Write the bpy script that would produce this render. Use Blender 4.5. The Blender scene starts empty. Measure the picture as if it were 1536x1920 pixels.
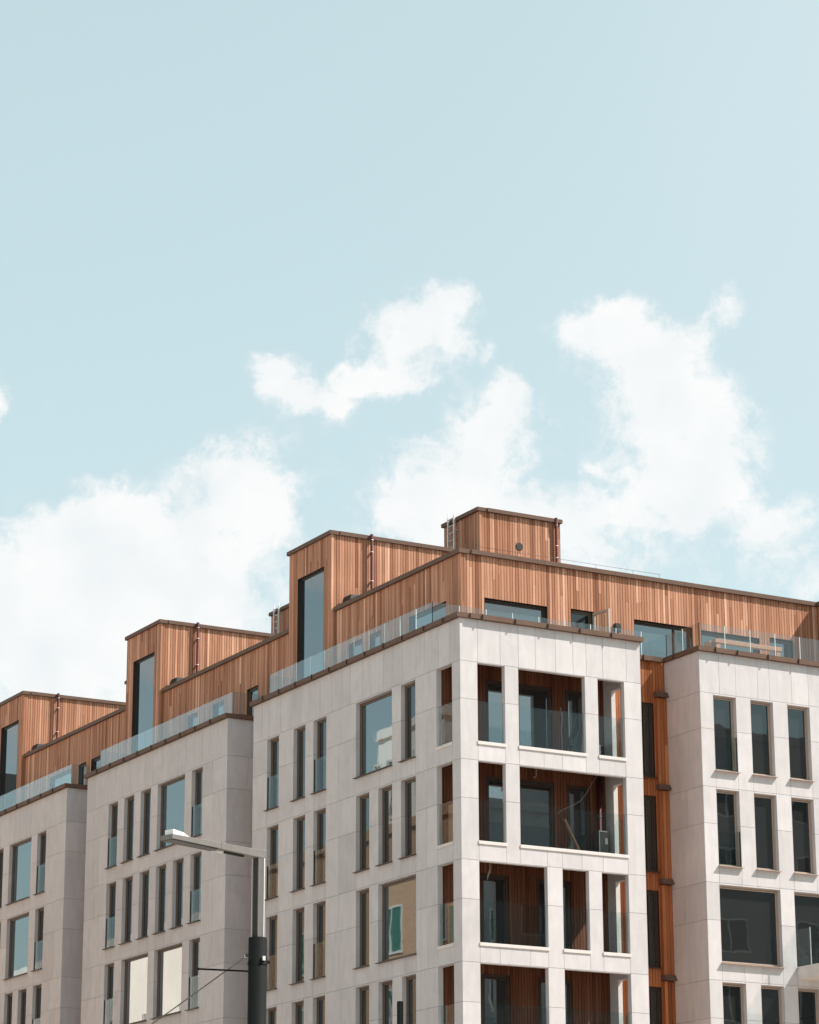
import bpy, math, random
from mathutils import Vector, Matrix
R = math.radians
rng = random.Random(7)
scene = bpy.context.scene
col = scene.collection

# ------------------------------------------------------------------ materials
def new_mat(name):
    m = bpy.data.materials.new(name); m.use_nodes = True
    nt = m.node_tree; nt.nodes.clear()
    out = nt.nodes.new('ShaderNodeOutputMaterial')
    return m, nt, out
def N(nt, t, **kw):
    n = nt.nodes.new(t)
    for k, v in kw.items():
        if k.startswith('i_'):
            n.inputs[k[2:].replace('_', ' ')].default_value = v
        else:
            setattr(n, k, v)
    return n
def principled(nt, out, color=(.5, .5, .5), rough=.6, metal=0., spec=.5):
    b = N(nt, 'ShaderNodeBsdfPrincipled')
    b.inputs['Base Color'].default_value = (*color, 1)
    b.inputs['Roughness'].default_value = rough
    b.inputs['Metallic'].default_value = metal
    b.inputs['Specular IOR Level'].default_value = spec
    nt.links.new(b.outputs[0], out.inputs[0])
    return b
def ramp(nt, stops):
    r = N(nt, 'ShaderNodeValToRGB')
    el = r.color_ramp.elements
    while len(el) > 1: el.remove(el[-1])
    el[0].position = stops[0][0]; el[0].color = (*stops[0][1], 1)
    for p, c in stops[1:]:
        e = el.new(p); e.color = (*c, 1)
    return r

def mat_simple(name, color, rough=.6, metal=0., spec=.5, noise=0.12, scale=3., bump=0.):
    m, nt, out = new_mat(name)
    b = principled(nt, out, color, rough, metal, spec)
    tc = N(nt, 'ShaderNodeTexCoord')
    n = N(nt, 'ShaderNodeTexNoise'); n.inputs['Scale'].default_value = scale; n.inputs['Detail'].default_value = 6
    nt.links.new(tc.outputs['Object'], n.inputs['Vector'])
    r = ramp(nt, [(.3, tuple(c*(1-noise) for c in color)), (.7, tuple(min(1, c*(1+noise)) for c in color))])
    nt.links.new(n.outputs[0], r.inputs[0]); nt.links.new(r.outputs[0], b.inputs['Base Color'])
    if bump:
        bp = N(nt, 'ShaderNodeBump'); bp.inputs['Strength'].default_value = bump; bp.inputs['Distance'].default_value = .01
        nt.links.new(n.outputs[0], bp.inputs['Height']); nt.links.new(bp.outputs[0], b.inputs['Normal'])
    return m

def mat_stone():
    m, nt, out = new_mat('pale_stone')
    b = principled(nt, out, rough=.75, spec=.2)
    at = N(nt, 'ShaderNodeAttribute', attribute_name='tone')
    tc = N(nt, 'ShaderNodeTexCoord')
    n1 = N(nt, 'ShaderNodeTexNoise'); n1.inputs['Scale'].default_value = 1.1; n1.inputs['Detail'].default_value = 5; n1.inputs['Roughness'].default_value = .6
    n1.inputs['Distortion'].default_value = .8
    n2 = N(nt, 'ShaderNodeTexNoise'); n2.inputs['Scale'].default_value = 60; n2.inputs['Detail'].default_value = 3
    mp = N(nt, 'ShaderNodeMapping'); mp.inputs['Scale'].default_value = (1, 1, .22)
    n3 = N(nt, 'ShaderNodeTexNoise'); n3.inputs['Scale'].default_value = 5.; n3.inputs['Detail'].default_value = 4
    L = nt.links
    L.new(tc.outputs['Object'], n1.inputs['Vector']); L.new(tc.outputs['Object'], n2.inputs['Vector'])
    L.new(tc.outputs['Object'], mp.inputs[0]); L.new(mp.outputs[0], n3.inputs['Vector'])
    base = ramp(nt, [(0, (.51, .482, .488)), (.5, (.562, .532, .538)), (1, (.612, .582, .588))])
    L.new(at.outputs['Fac'], base.inputs[0])
    mr = N(nt, 'ShaderNodeMapRange'); mr.inputs[1].default_value = .3; mr.inputs[2].default_value = .7; mr.inputs[3].default_value = .93; mr.inputs[4].default_value = 1.04
    L.new(n1.outputs[0], mr.inputs[0])
    mr2 = N(nt, 'ShaderNodeMapRange'); mr2.inputs[1].default_value = .3; mr2.inputs[2].default_value = .7; mr2.inputs[3].default_value = .95; mr2.inputs[4].default_value = 1.04
    L.new(n2.outputs[0], mr2.inputs[0])
    mr3 = N(nt, 'ShaderNodeMapRange'); mr3.inputs[1].default_value = .3; mr3.inputs[2].default_value = .7; mr3.inputs[3].default_value = .93; mr3.inputs[4].default_value = 1.03
    L.new(n3.outputs[0], mr3.inputs[0])
    a = N(nt, 'ShaderNodeMath', operation='MULTIPLY'); L.new(mr.outputs[0], a.inputs[0]); L.new(mr2.outputs[0], a.inputs[1])
    a2 = N(nt, 'ShaderNodeMath', operation='MULTIPLY'); L.new(a.outputs[0], a2.inputs[0]); L.new(mr3.outputs[0], a2.inputs[1])
    vm = N(nt, 'ShaderNodeVectorMath', operation='SCALE'); L.new(base.outputs[0], vm.inputs[0]); L.new(a2.outputs[0], vm.inputs['Scale'])
    L.new(vm.outputs[0], b.inputs['Base Color'])
    bp = N(nt, 'ShaderNodeBump'); bp.inputs['Strength'].default_value = .12; bp.inputs['Distance'].default_value = .004
    L.new(n2.outputs[0], bp.inputs['Height']); L.new(bp.outputs[0], b.inputs['Normal'])
    return m

def mat_timber(name='larch_boards', stops=None):
    m, nt, out = new_mat(name)
    b = principled(nt, out, rough=.7, spec=.10)
    L = nt.links
    at = N(nt, 'ShaderNodeAttribute', attribute_name='tone')
    tc = N(nt, 'ShaderNodeTexCoord')
    base = ramp(nt, stops or [(0, (.24, .097, .055)), (.25, (.35, .158, .094)), (.55, (.46, .230, .146)), (.8, (.58, .315, .212)), (1, (.74, .46, .335))])
    L.new(at.outputs['Fac'], base.inputs[0])
    # grain: stretched along the board, shifted from board to board
    cb = N(nt, 'ShaderNodeCombineXYZ'); sc = N(nt, 'ShaderNodeMath', operation='MULTIPLY'); sc.inputs[1].default_value = 40
    L.new(at.outputs['Fac'], sc.inputs[0]); L.new(sc.outputs[0], cb.inputs[2])
    ad = N(nt, 'ShaderNodeVectorMath', operation='ADD'); L.new(tc.outputs['Object'], ad.inputs[0]); L.new(cb.outputs[0], ad.inputs[1])
    mp = N(nt, 'ShaderNodeMapping'); mp.inputs['Scale'].default_value = (16, 16, .55); L.new(ad.outputs[0], mp.inputs[0])
    n = N(nt, 'ShaderNodeTexNoise'); n.inputs['Scale'].default_value = 1.6; n.inputs['Detail'].default_value = 5; n.inputs['Roughness'].default_value = .6
    L.new(mp.outputs[0], n.inputs['Vector'])
    mr = N(nt, 'ShaderNodeMapRange'); mr.inputs[1].default_value = .25; mr.inputs[2].default_value = .75; mr.inputs[3].default_value = .76; mr.inputs[4].default_value = 1.20
    L.new(n.outputs[0], mr.inputs[0])
    n2 = N(nt, 'ShaderNodeTexNoise'); n2.inputs['Scale'].default_value = .5; n2.inputs['Detail'].default_value = 3
    L.new(tc.outputs['Object'], n2.inputs['Vector'])
    mr2 = N(nt, 'ShaderNodeMapRange'); mr2.inputs[1].default_value = .3; mr2.inputs[2].default_value = .7; mr2.inputs[3].default_value = .9; mr2.inputs[4].default_value = 1.08
    L.new(n2.outputs[0], mr2.inputs[0])
    a = N(nt, 'ShaderNodeMath', operation='MULTIPLY'); L.new(mr.outputs[0], a.inputs[0]); L.new(mr2.outputs[0], a.inputs[1])
    vm = N(nt, 'ShaderNodeVectorMath', operation='SCALE'); L.new(base.outputs[0], vm.inputs[0]); L.new(a.outputs[0], vm.inputs['Scale'])
    L.new(vm.outputs[0], b.inputs['Base Color'])
    bp = N(nt, 'ShaderNodeBump'); bp.inputs['Strength'].default_value = .25; bp.inputs['Distance'].default_value = .004
    L.new(n.outputs[0], bp.inputs['Height']); L.new(bp.outputs[0], b.inputs['Normal'])
    return m

def mat_pane(name, base, ior, tint, wob=.0035):
    m, nt, out = new_mat(name)
    b = principled(nt, out, base, .015)
    b.inputs['IOR'].default_value = ior
    b.inputs['Specular Tint'].default_value = (*tint, 1)
    tc = N(nt, 'ShaderNodeTexCoord'); n = N(nt, 'ShaderNodeTexNoise')
    n.inputs['Scale'].default_value = .9; n.inputs['Detail'].default_value = 1.5
    geo = N(nt, 'ShaderNodeNewGeometry')
    nt.links.new(geo.outputs['Position'], n.inputs['Vector'])
    bp = N(nt, 'ShaderNodeBump'); bp.inputs['Strength'].default_value = 1; bp.inputs['Distance'].default_value = wob
    nt.links.new(n.outputs[0], bp.inputs['Height']); nt.links.new(bp.outputs[0], b.inputs['Normal'])
    return m

def mat_thin_glass(name, tint, f0=.05, gain=1.):
    m, nt, out = new_mat(name)
    L = nt.links
    tr = N(nt, 'ShaderNodeBsdfTransparent'); tr.inputs[0].default_value = (*tint, 1)
    gl = N(nt, 'ShaderNodeBsdfGlossy'); gl.inputs['Roughness'].default_value = .01; gl.inputs[0].default_value = (.92, .97, 1, 1)
    geo = N(nt, 'ShaderNodeNewGeometry')
    dt = N(nt, 'ShaderNodeVectorMath', operation='DOT_PRODUCT'); L.new(geo.outputs['Incoming'], dt.inputs[0]); L.new(geo.outputs['Normal'], dt.inputs[1])
    ab = N(nt, 'ShaderNodeMath', operation='ABSOLUTE'); L.new(dt.outputs['Value'], ab.inputs[0])
    on = N(nt, 'ShaderNodeMath', operation='SUBTRACT'); on.inputs[0].default_value = 1; L.new(ab.outputs[0], on.inputs[1])
    pw = N(nt, 'ShaderNodeMath', operation='POWER'); L.new(on.outputs[0], pw.inputs[0]); pw.inputs[1].default_value = 4
    ma = N(nt, 'ShaderNodeMath', operation='MULTIPLY_ADD'); L.new(pw.outputs[0], ma.inputs[0]); ma.inputs[1].default_value = gain; ma.inputs[2].default_value = f0
    cl = N(nt, 'ShaderNodeClamp'); L.new(ma.outputs[0], cl.inputs[0])
    mx = N(nt, 'ShaderNodeMixShader'); L.new(cl.outputs[0], mx.inputs[0]); L.new(tr.outputs[0], mx.inputs[1]); L.new(gl.outputs[0], mx.inputs[2])
    L.new(mx.outputs[0], out.inputs[0])
    return m

def mat_brick(name, c1, c2, mortar, scale=1.):
    m, nt, out = new_mat(name)
    b = principled(nt, out, rough=.85, spec=.2)
    tc = N(nt, 'ShaderNodeTexCoord')
    sp = N(nt, 'ShaderNodeSeparateXYZ'); nt.links.new(tc.outputs['Object'], sp.inputs[0])
    ad = N(nt, 'ShaderNodeMath', operation='ADD'); nt.links.new(sp.outputs[0], ad.inputs[0]); nt.links.new(sp.outputs[1], ad.inputs[1])
    cb = N(nt, 'ShaderNodeCombineXYZ'); nt.links.new(ad.outputs[0], cb.inputs[0]); nt.links.new(sp.outputs[2], cb.inputs[1])
    br = N(nt, 'ShaderNodeTexBrick'); br.inputs['Scale'].default_value = scale
    br.inputs['Color1'].default_value = (*c1, 1); br.inputs['Color2'].default_value = (*c2, 1); br.inputs['Mortar'].default_value = (*mortar, 1)
    br.inputs['Mortar Size'].default_value = .012; br.inputs['Brick Width'].default_value = .25; br.inputs['Row Height'].default_value = .085
    nt.links.new(cb.outputs[0], br.inputs['Vector']); nt.links.new(br.outputs[0], b.inputs['Base Color'])
    return m

STONE = mat_stone()
JOINT = mat_simple('joint_shadow_gap', (.16, .145, .135), .9)
TIMBER = mat_timber()
TIMBER_OILED = mat_timber('oiled_boards', [(0, (.24, .075, .030)), (.5, (.37, .130, .055)), (1, (.50, .21, .095))])
TIMBER_BOUNCE = mat_timber('bounce_boards', [(0, (.70, .42, .29)), (.5, (.80, .52, .37)), (1, (.86, .60, .45))])  # boards lightened on an unseen slot face to bounce warm light at the wing
TIMBER_DARK = mat_timber('dark_brown_boards', [(0, (.10, .037, .022)), (.5, (.155, .060, .035)), (1, (.22, .09, .054))])  # darker brown boards, used only in the loggias
BATTEN = mat_simple('dark_batten', (.035, .02, .013), .9)
COPING = mat_simple('bronze_coping', (.135, .083, .062), .6, 0., .12, .08, 2.)
SEAM = mat_simple('bronze_seam', (.05, .032, .025), .5)
DARKMETAL = mat_simple('dark_window_metal', (.035, .028, .024), .45, 0., .4, .05)
FRAME = mat_simple('taupe_frame', (.15, .118, .098), .5, 0., .4, .05)
FRAME_PALE = mat_simple('sand_frame', (.42, .33, .28), .5, 0., .4, .05)
FRAME_DARK = mat_simple('brown_frame', (.055, .036, .028), .5, 0., .4, .05)
SILLW = mat_simple('white_sill_stone', (.62, .575, .555), .6, 0., .4, .05)
PANE = mat_pane('window_glass', (.018, .018, .018), 1.75, (.80, .97, 1.0), .0025)
PANE_T = mat_pane('coated_glass', (.018, .024, .027), 2.7, (.80, .955, 1.0), .0014)
PANE_D = mat_pane('door_glass', (.018, .02, .022), 3.0, (.88, .97, 1.0), .002)
PANE_M = mat_pane('boosted_mirror_glass', (.02, .02, .02), 4.2, (1, .98, .96), .006)  # reflectance raised on some wide panes, only to brighten what they mirror
GLASS = mat_thin_glass('balustrade_glass', (.88, .91, .91), .055, .75)
GUARD = mat_thin_glass('guard_glass', (.88, .92, .92), .022, .30)
PIPE = mat_simple('oxblood_pipe', (.075, .018, .018), .35, .2)
STEEL = mat_simple('galvanised_steel', (.62, .62, .62), .45, .5)
ROOFING = mat_simple('roof_membrane', (.12, .12, .12), .9, bump=.2)
BLACK = mat_simple('matt_black', (.012, .012, .012), .7)
DECK = mat_simple('deck_paving', (.30, .28, .26), .9)
POLE = mat_simple('black_green_paint', (.0095, .011, .0105), .62, 0., .06, .1, 20)
LAMPGREY = mat_simple('lamp_grey_paint', (.165, .155, .148), .6, 0., .2, .06, 8)
LAMPGREY_D = mat_simple('lamp_post_grey', (.125, .118, .114), .6, 0., .15, .06, 8)
LAMPWHITE = mat_simple('lamp_white_cap', (.75, .75, .74), .4)
LENS = mat_simple('lamp_lens', (.05, .05, .052), .3, 0, .3)
LENSGREY = mat_simple('dull_steel', (.22, .22, .22), .5)
CABLE = mat_simple('black_cable', (.02, .02, .02), .6)
WHITECABLE = mat_simple('white_cable', (.30, .28, .26), .5)
BENCHWOOD = mat_simple('raw_timber', (.46, .25, .16), .65, 0, .3, .2, 14)
PAVING = mat_simple('pale_paving', (.46, .385, .325), .9, noise=.2, scale=.6)
ASPHALT = mat_simple('asphalt', (.055, .055, .057), .9, noise=.25, scale=2)
BRICK = mat_brick('orange_brick', (.62, .34, .20), (.52, .28, .16), (.55, .44, .34))
CREAM = mat_simple('cream_render', (.90, .88, .84), .9, noise=.06, scale=.4)
GREYREND = mat_simple('grey_render', (.30, .31, .32), .9, noise=.1, scale=.4)
GREENSHUT = mat_simple('green_shutter', (.035, .16, .125), .5)
REDPAINT = mat_simple('red_board', (.40, .07, .05), .6)
WHITEPAINT = mat_simple('white_board', (.70, .70, .68), .6)

# ------------------------------------------------------------------ mesh builder
class MB:
    def __init__(s): s.v = []; s.f = []; s.m = []; s.t = []; s.mats = []; s.smooth = []
    def mi(s, mat):
        if mat not in s.mats: s.mats.append(mat)
        return s.mats.index(mat)
    def face(s, pts, mat, tone=.5, smooth=False):
        i = len(s.v); s.v += [tuple(p) for p in pts]; s.f.append(tuple(range(i, i+len(pts)))); s.m.append(s.mi(mat)); s.t.append(tone); s.smooth.append(smooth)
    def box(s, lo, hi, mat, tone=.5, P=None):
        x0, y0, z0 = lo; x1, y1, z1 = hi
        c = [(x0, y0, z0), (x1, y0, z0), (x1, y1, z0), (x0, y1, z0), (x0, y0, z1), (x1, y0, z1), (x1, y1, z1), (x0, y1, z1)]
        if P: c = [P(*q) for q in c]
        s.hexa(c, mat, tone)
    def hexa(s, c, mat, tone=.5):
        i = len(s.v); s.v += [tuple(q) for q in c]; k = s.mi(mat)
        ctr = sum((Vector(q) for q in c), Vector())/8
        for f in ((0, 3, 2, 1), (4, 5, 6, 7), (0, 1, 5, 4), (1, 2, 6, 5), (2, 3, 7, 6), (3, 0, 4, 7)):
            a, b, d = (Vector(c[f[0]]), Vector(c[f[1]]), Vector(c[f[2]]))
            n = (b-a).cross(d-a)
            if n.dot(a-ctr) < 0: f = f[::-1]
            s.f.append(tuple(i+q for q in f)); s.m.append(k); s.t.append(tone); s.smooth.append(False)
    def tube(s, pts, r, mat, n=10, cap=True, tone=.5):
        pts = [Vector(p) for p in pts]; rings = []
        rr = r if isinstance(r, (list, tuple)) else [r]*len(pts)
        k = s.mi(mat)
        for i, p in enumerate(pts):
            a = pts[max(i-1, 0)]; b = pts[min(i+1, len(pts)-1)]; d = (b-a).normalized()
            u = d.cross(Vector((0, 0, 1)) if abs(d.z) < .95 else Vector((1, 0, 0))).normalized(); w = d.cross(u)
            base = len(s.v)
            for j in range(n):
                t = 2*math.pi*j/n; s.v.append(tuple(p+(u*math.cos(t)+w*math.sin(t))*rr[i]))
            rings.append(base)
        for a, b in zip(rings, rings[1:]):
            for j in range(n):
                s.f.append((a+j, a+(j+1) % n, b+(j+1) % n, b+j)); s.m.append(k); s.t.append(tone); s.smooth.append(True)
        if cap:
            for q in (rings[0], rings[-1]):
                s.f.append(tuple(q+j for j in range(n))); s.m.append(k); s.t.append(tone); s.smooth.append(False)
    def build(s, name, parent=None, loc=None, base=(0, 0, 0), bevel=0.):
        me = bpy.data.meshes.new(name)
        b = Vector(base)
        me.from_pydata([tuple(Vector(p)-b) for p in s.v], [], s.f)
        for m in s.mats: me.materials.append(m)
        me.polygons.foreach_set('material_index', s.m)
        me.polygons.foreach_set('use_smooth', s.smooth)
        a = me.attributes.new('tone', 'FLOAT', 'FACE'); a.data.foreach_set('value', s.t)
        me.update()
        o = bpy.data.objects.new(name, me); col.objects.link(o)
        if parent: o.parent = parent
        if loc is not None: o.location = loc
        if bevel:
            md = o.modifiers.new('bevel', 'BEVEL'); md.width = bevel; md.segments = 2; md.limit_method = 'ANGLE'
        return o

def tag(o, label=None, cat=None, group=None, kind=None):
    if label: o['label'] = label
    if cat: o['category'] = cat
    if group: o['group'] = group
    if kind: o['kind'] = kind
    return o
def empty(name, loc=(0, 0, 0)):
    o = bpy.data.objects.new(name, None); col.objects.link(o); o.location = loc; o.empty_display_size = .5
    return o

# plane frames: u along the wall, d inwards from its face, z up
def plane(kind, c):
    if kind == 'L': return lambda u, d, z: (c+d, u, z)      # faces -x
    if kind == 'R': return lambda u, d, z: (u, c+d, z)      # faces -y
    if kind == 'E': return lambda u, d, z: (c-d, u, z)      # faces +x
    if kind == 'N': return lambda u, d, z: (u, c-d, z)      # faces +y

H = 3.1
T = lambda k: 23.0-H*(k-1)
HEAD = lambda k: T(k)-.055
SILL = lambda k: T(k)-2.55
TOP = 24.36

def cells(us, zs, ops):
    for a, b in zip(us, us[1:]):
        for z0, z1 in zip(zs, zs[1:]):
            m = (a+b)/2; n = (z0+z1)/2
            if any(o[0] < m < o[1] and o[2] < n < o[3] for o in ops): continue
            yield a, b, z0, z1

def split(a, b, w, jit=.18):
    L = b-a; n = max(1, int(round(L/w)))
    if L < w*1.25: n = 1
    pts = [a+L*i/n for i in range(n+1)]
    for i in range(1, n): pts[i] += rng.uniform(-jit, jit)*L/n
    return pts

def stone_facade(mb, P, u0, u1, ops, zb=0., top=TOP, reveal=.22, rows=7, topw=.72, extra=()):
    """ops: (u0,u1,z0,z1,reveal). Panels with open joints over a dark backing."""
    g = .005
    bands = [(T(1), top, 'top')]
    for k in range(1, rows+1):
        bands.append((T(k)-1.2, T(k), 'pier'))
        bands.append((max(T(k+1), zb), T(k)-1.2, 'span'))
    for lo, hi, kind in bands:
        if hi <= zb: continue
        lo = max(lo, zb)
        act = [o for o in ops if o[2] < hi-.01 and o[3] > lo+.01]
        edges = sorted({round(e, 3) for o in act for e in o[:2]} | {u0, u1})
        # openings of the row below also drive the joint above them
        segs = []
        for a, b in zip(edges, edges[1:]):
            w = topw if kind == 'top' else (.95 if kind == 'pier' else .85)
            s = split(a, b, w, .22)
            for p, q in zip(s, s[1:]): segs.append((p, q))
        for a, b in segs:
            m = (a+b)/2; zr = [(lo, hi)]
            for o in act:
                if o[0]-1e-4 < m < o[1]+1e-4:
                    nz = []
                    for z0, z1 in zr:
                        if o[2] > z0+.02: nz.append((z0, min(z1, o[2])))
                        if o[3] < z1-.1: nz.append((max(z0, o[3]), z1))
                        elif o[3] < z1-.005:                     # thin strip over the head: no joint of its own
                            nz.append((max(z0, o[3]), z1))
                    zr = nz
            for z0, z1 in zr:
                if z1-z0 < .004: continue
                t = min(1, max(0, rng.gauss(.5, .2)))
                if z1-z0 < .08: t = .5
                A, B = a+g, b-g; Z0, Z1 = (z0+g if z1-z0 > .1 else z0), z1-g
                f = rng.uniform(0, .002)
                mb.face([P(A, f, Z0), P(B, f, Z0), P(B, f, Z1), P(A, f, Z1)], STONE, t)
                mb.face([P(A, f, Z0), P(A, f, Z1), P(A, .02, Z1), P(A, .02, Z0)], STONE, t)
                mb.face([P(B, f, Z0), P(B, f, Z1), P(B, .02, Z1), P(B, .02, Z0)], STONE, t)
                mb.face([P(A, f, Z0), P(B, f, Z0), P(B, .02, Z0), P(A, .02, Z0)], STONE, t)
                mb.face([P(A, f, Z1), P(B, f, Z1), P(B, .02, Z1), P(A, .02, Z1)], STONE, t)
                mb.face([P(a, .02, z0), P(b, .02, z0), P(b, .02, z1), P(a, .02, z1)], JOINT)
    for o in ops:
        a, b, z0, z1 = o[:4]; r = o[4] if len(o) > 4 else reveal
        zm = None
        for k in range(1, 6):
            if z0 < T(k)-1.2 < z1: zm = T(k)-1.2
        for u in (a, b):
            zs = [z0, zm, z1] if zm else [z0, z1]
            for q0, q1 in zip(zs, zs[1:]):
                gg = .004 if zm else 0
                mb.face([P(u, 0, q0+(gg if q0 == zm else 0)), P(u, r, q0+(gg if q0 == zm else 0)), P(u, r, q1-(gg if q1 == zm else 0)), P(u, 0, q1-(gg if q1 == zm else 0))], STONE, rng.uniform(.35, .65))
        mb.face([P(a, 0, z1), P(b, 0, z1), P(b, r, z1), P(a, r, z1)], STONE, .45)
        mb.face([P(a, 0, z0), P(b, 0, z0), P(b, r, z0), P(a, r, z0)], STONE, .5)

def timber_wall(mb, P, u0, u1, z0, z1, ops=(), w=.108, rev=.22, revmat=None, wood=None):
    wood = wood or TIMBER
    edges = sorted({round(e, 3) for o in ops for e in o[:2] if u0 < e < u1} | {u0, u1})
    for a, b in zip(edges, edges[1:]):
        n = max(1, int(round((b-a)/w)))
        for i in range(n):
            A = a+(b-a)*i/n; B = a+(b-a)*(i+1)/n; m = (A+B)/2
            zr = [(z0, z1)]
            for o in ops:
                if o[0] < m < o[1]:
                    nz = []
                    for p, q in zr:
                        if o[2] > p+.01: nz.append((p, min(q, o[2])))
                        if o[3] < q-.01: nz.append((max(p, o[3]), q))
                    zr = nz
            for p, q in zr:
                cuts = [p, q]
                if q-p > .9 and rng.random() < .22: cuts.append(rng.uniform(p+.3, q-.3))
                cuts.sort()
                for c0, c1 in zip(cuts, cuts[1:]):
                    t = min(1, max(0, rng.gauss(.48, .2)))
                    d = rng.uniform(0, .010); g = rng.uniform(.007, .0095)
                    mb.box((A+g, d, c0+.0015), (B-g, .032, c1-.0015), wood, t, P)
    us = edges; zs = sorted({z0, z1} | {e for o in ops for e in o[2:4] if z0 < e < z1})
    for a, b, p, q in cells(us, zs, ops):
        mb.face([P(a, .036, p), P(b, .036, p), P(b, .036, q), P(a, .036, q)], BATTEN)
    rm = revmat or DARKMETAL
    for o in ops:
        a, b, p, q = o[:4]; p = max(p, z0)
        for u in (a, b): mb.face([P(u, .0, p), P(u, rev, p), P(u, rev, q), P(u, .0, q)], rm)
        mb.face([P(a, .0, q), P(b, .0, q), P(b, rev, q), P(a, rev, q)], rm)
        mb.face([P(a, .0, p), P(b, .0, p), P(b, rev, p), P(a, rev, p)], rm)

def coping(mb, P, u0, u1, z0, z1, out=.135, inn=.4, seams=None, step=1.23, mat=None, seam=True):
    mat = mat or COPING
    if seams is None:
        n = max(1, int(round((u1-u0)/step))); seams = [u0+(u1-u0)*i/n for i in range(1, n)]
    pts = [u0]+[s for s in seams if u0+.05 < s < u1-.05]+[u1]
    for a, b in zip(pts, pts[1:]):
        mb.box((a+.004, -out, z0), (b-.004, inn, z1), mat, P=P)
    if seam:
        for s in pts[1:-1]:
            mb.box((s-.009, -out-.045, z0-.006), (s+.009, inn, z1+.003), SEAM, P=P)

# ------------------------------------------------------------------ windows (one mesh per size, shared by its repeats)
cache = {}
def window(parent, kind, c, u0, u1, z0, z1, style='plain', depth=.2, frame=None, pane=None, name='window', sill=True, guard=False, fw=.05, mull=(), guard_h=1.16):
    """kind 'L' or 'R'. Built in a local frame: x along the wall, y inwards, z up."""
    frame = frame or FRAME; pane = pane or PANE
    w = round(u1-u0, 3); h = round(z1-z0, 3)
    key = (name, w, h, style, depth, frame.name, pane.name, sill, guard, fw, tuple(mull))
    e = .0015
    def mk(builder, nm):
        k2 = key+(nm,)
        if k2 in cache:
            o = bpy.data.objects.new(nm, cache[k2]); col.objects.link(o); return o
        mb = MB(); builder(mb); o = mb.build(nm); cache[k2] = o.data; return o
    def fr(mb):
        d0, d1 = depth-.06, depth+.03
        mb.box((e, d0, e), (fw, d1, h-e), frame); mb.box((w-fw, d0, e), (w-e, d1, h-e), frame)
        mb.box((fw, d0, h-fw), (w-fw, d1, h-e), frame); mb.box((fw, d0, e), (w-fw, d1, fw), frame)
        # sash inside the outer frame
        s = fw+.012; q = .035
        mb.box((s, d0+.02, s), (s+q, d1-.004, h-s), frame); mb.box((w-s-q, d0+.02, s), (w-s, d1-.004, h-s), frame)
        mb.box((s+q, d0+.02, h-s-q), (w-s-q, d1-.004, h-s), frame); mb.box((s+q, d0+.02, s), (w-s-q, d1-.004, s+q), frame)
        for a in mull: mb.box((a-.03, d0+.004, fw), (a+.03, d1-.002, h-fw), frame)
        if 'transom' in style: mb.box((fw, d0+.004, h*.5-.03), (w-fw, d1-.002, h*.5+.03), frame)
        # closing strip so nothing shows past the sash
        mb.face([(fw-.01, d1-.008, fw-.01), (w-fw+.01, d1-.008, fw-.01), (w-fw+.01, d1-.008, h-fw+.01), (fw-.01, d1-.008, h-fw+.01)], BLACK)
    def pn(mb):
        s = fw+.047; d = depth-.01
        mb.face([(s, d, s), (w-s, d, s), (w-s, d, h-s), (s, d, h-s)], pane)
    def sl(mb):
        x0, x1 = -.035, w+.035
        c8 = [(x0, -.115, -.024), (x1, -.115, -.024), (x1, -.002, -.02), (x0, -.002, -.02), (x0, -.115, -.004), (x1, -.115, -.004), (x1, -.002, .004), (x0, -.002, .004)]
        mb.hexa(c8, frame if frame is FRAME_PALE else SEAM)
        mb.box((e, 0, -.004), (w-e, depth-.06, .012), frame)
    def gd(mb):
        mb.box((.012, .03, .04), (w-.012, .042, guard_h), GUARD)
    def rl(mb): mb.box((0, .015, .02), (.028, .055, guard_h+.01), DARKMETAL)
    rz = 0 if kind == 'R' else -math.pi/2
    loc = (u0, c, z0) if kind == 'R' else (c, u1, z0)
    o = mk(fr, name); o.parent = parent; o.location = loc; o.rotation_euler = (0, 0, rz)
    p = mk(pn, 'pane'); p.parent = o
    if sill: mk(sl, 'sill').parent = o
    if guard:
        mk(gd, 'glass_guard').parent = o; 
        for a in (e, w-.03):
            q = mk(rl, 'guard_rail'); q.parent = o; q.location = (a, 0, 0)
    return o

# ------------------------------------------------------------------ THE APARTMENT BUILDING
B = empty('apartment_building')
tag(B, 'pale stone apartment building with timber clad penthouses, corner loggias and stepped blocks', 'building')
SETB = .22

def rows_to_ops(rows):
    ops = []
    for k, lst in rows.items():
        for w in lst: ops.append((w[0], w[1], SILL(k), HEAD(k), SETB))
    return ops
mainL = {1: [(12.33, 13.22, 'f'), (10.35, 11.23, 'n'), (8.83, 9.75, 'f'), (4.32, 6.74, 'w'), (2.80, 3.72, 'n')],
         2: [(12.31, 13.19, 'f'), (10.33, 11.2, 'n'), (8.84, 9.72, 'f'), (5.83, 6.73, 'n'), (4.32, 5.22, 'n'), (2.79, 3.73, 'n')],
         3: [(12.31, 13.19, 'f'), (10.33, 11.19, 'n'), (8.82, 9.70, 'f'), (5.83, 6.72, 'n'), (2.80, 5.23, 'w')],
         4: [(12.31, 13.19, 'f'), (10.33, 11.19, 'n'), (8.82, 9.68, 'f'), (5.83, 6.72, 'n'), (4.32, 5.22, 'n'), (2.82, 3.69, 'n')]}
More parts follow.
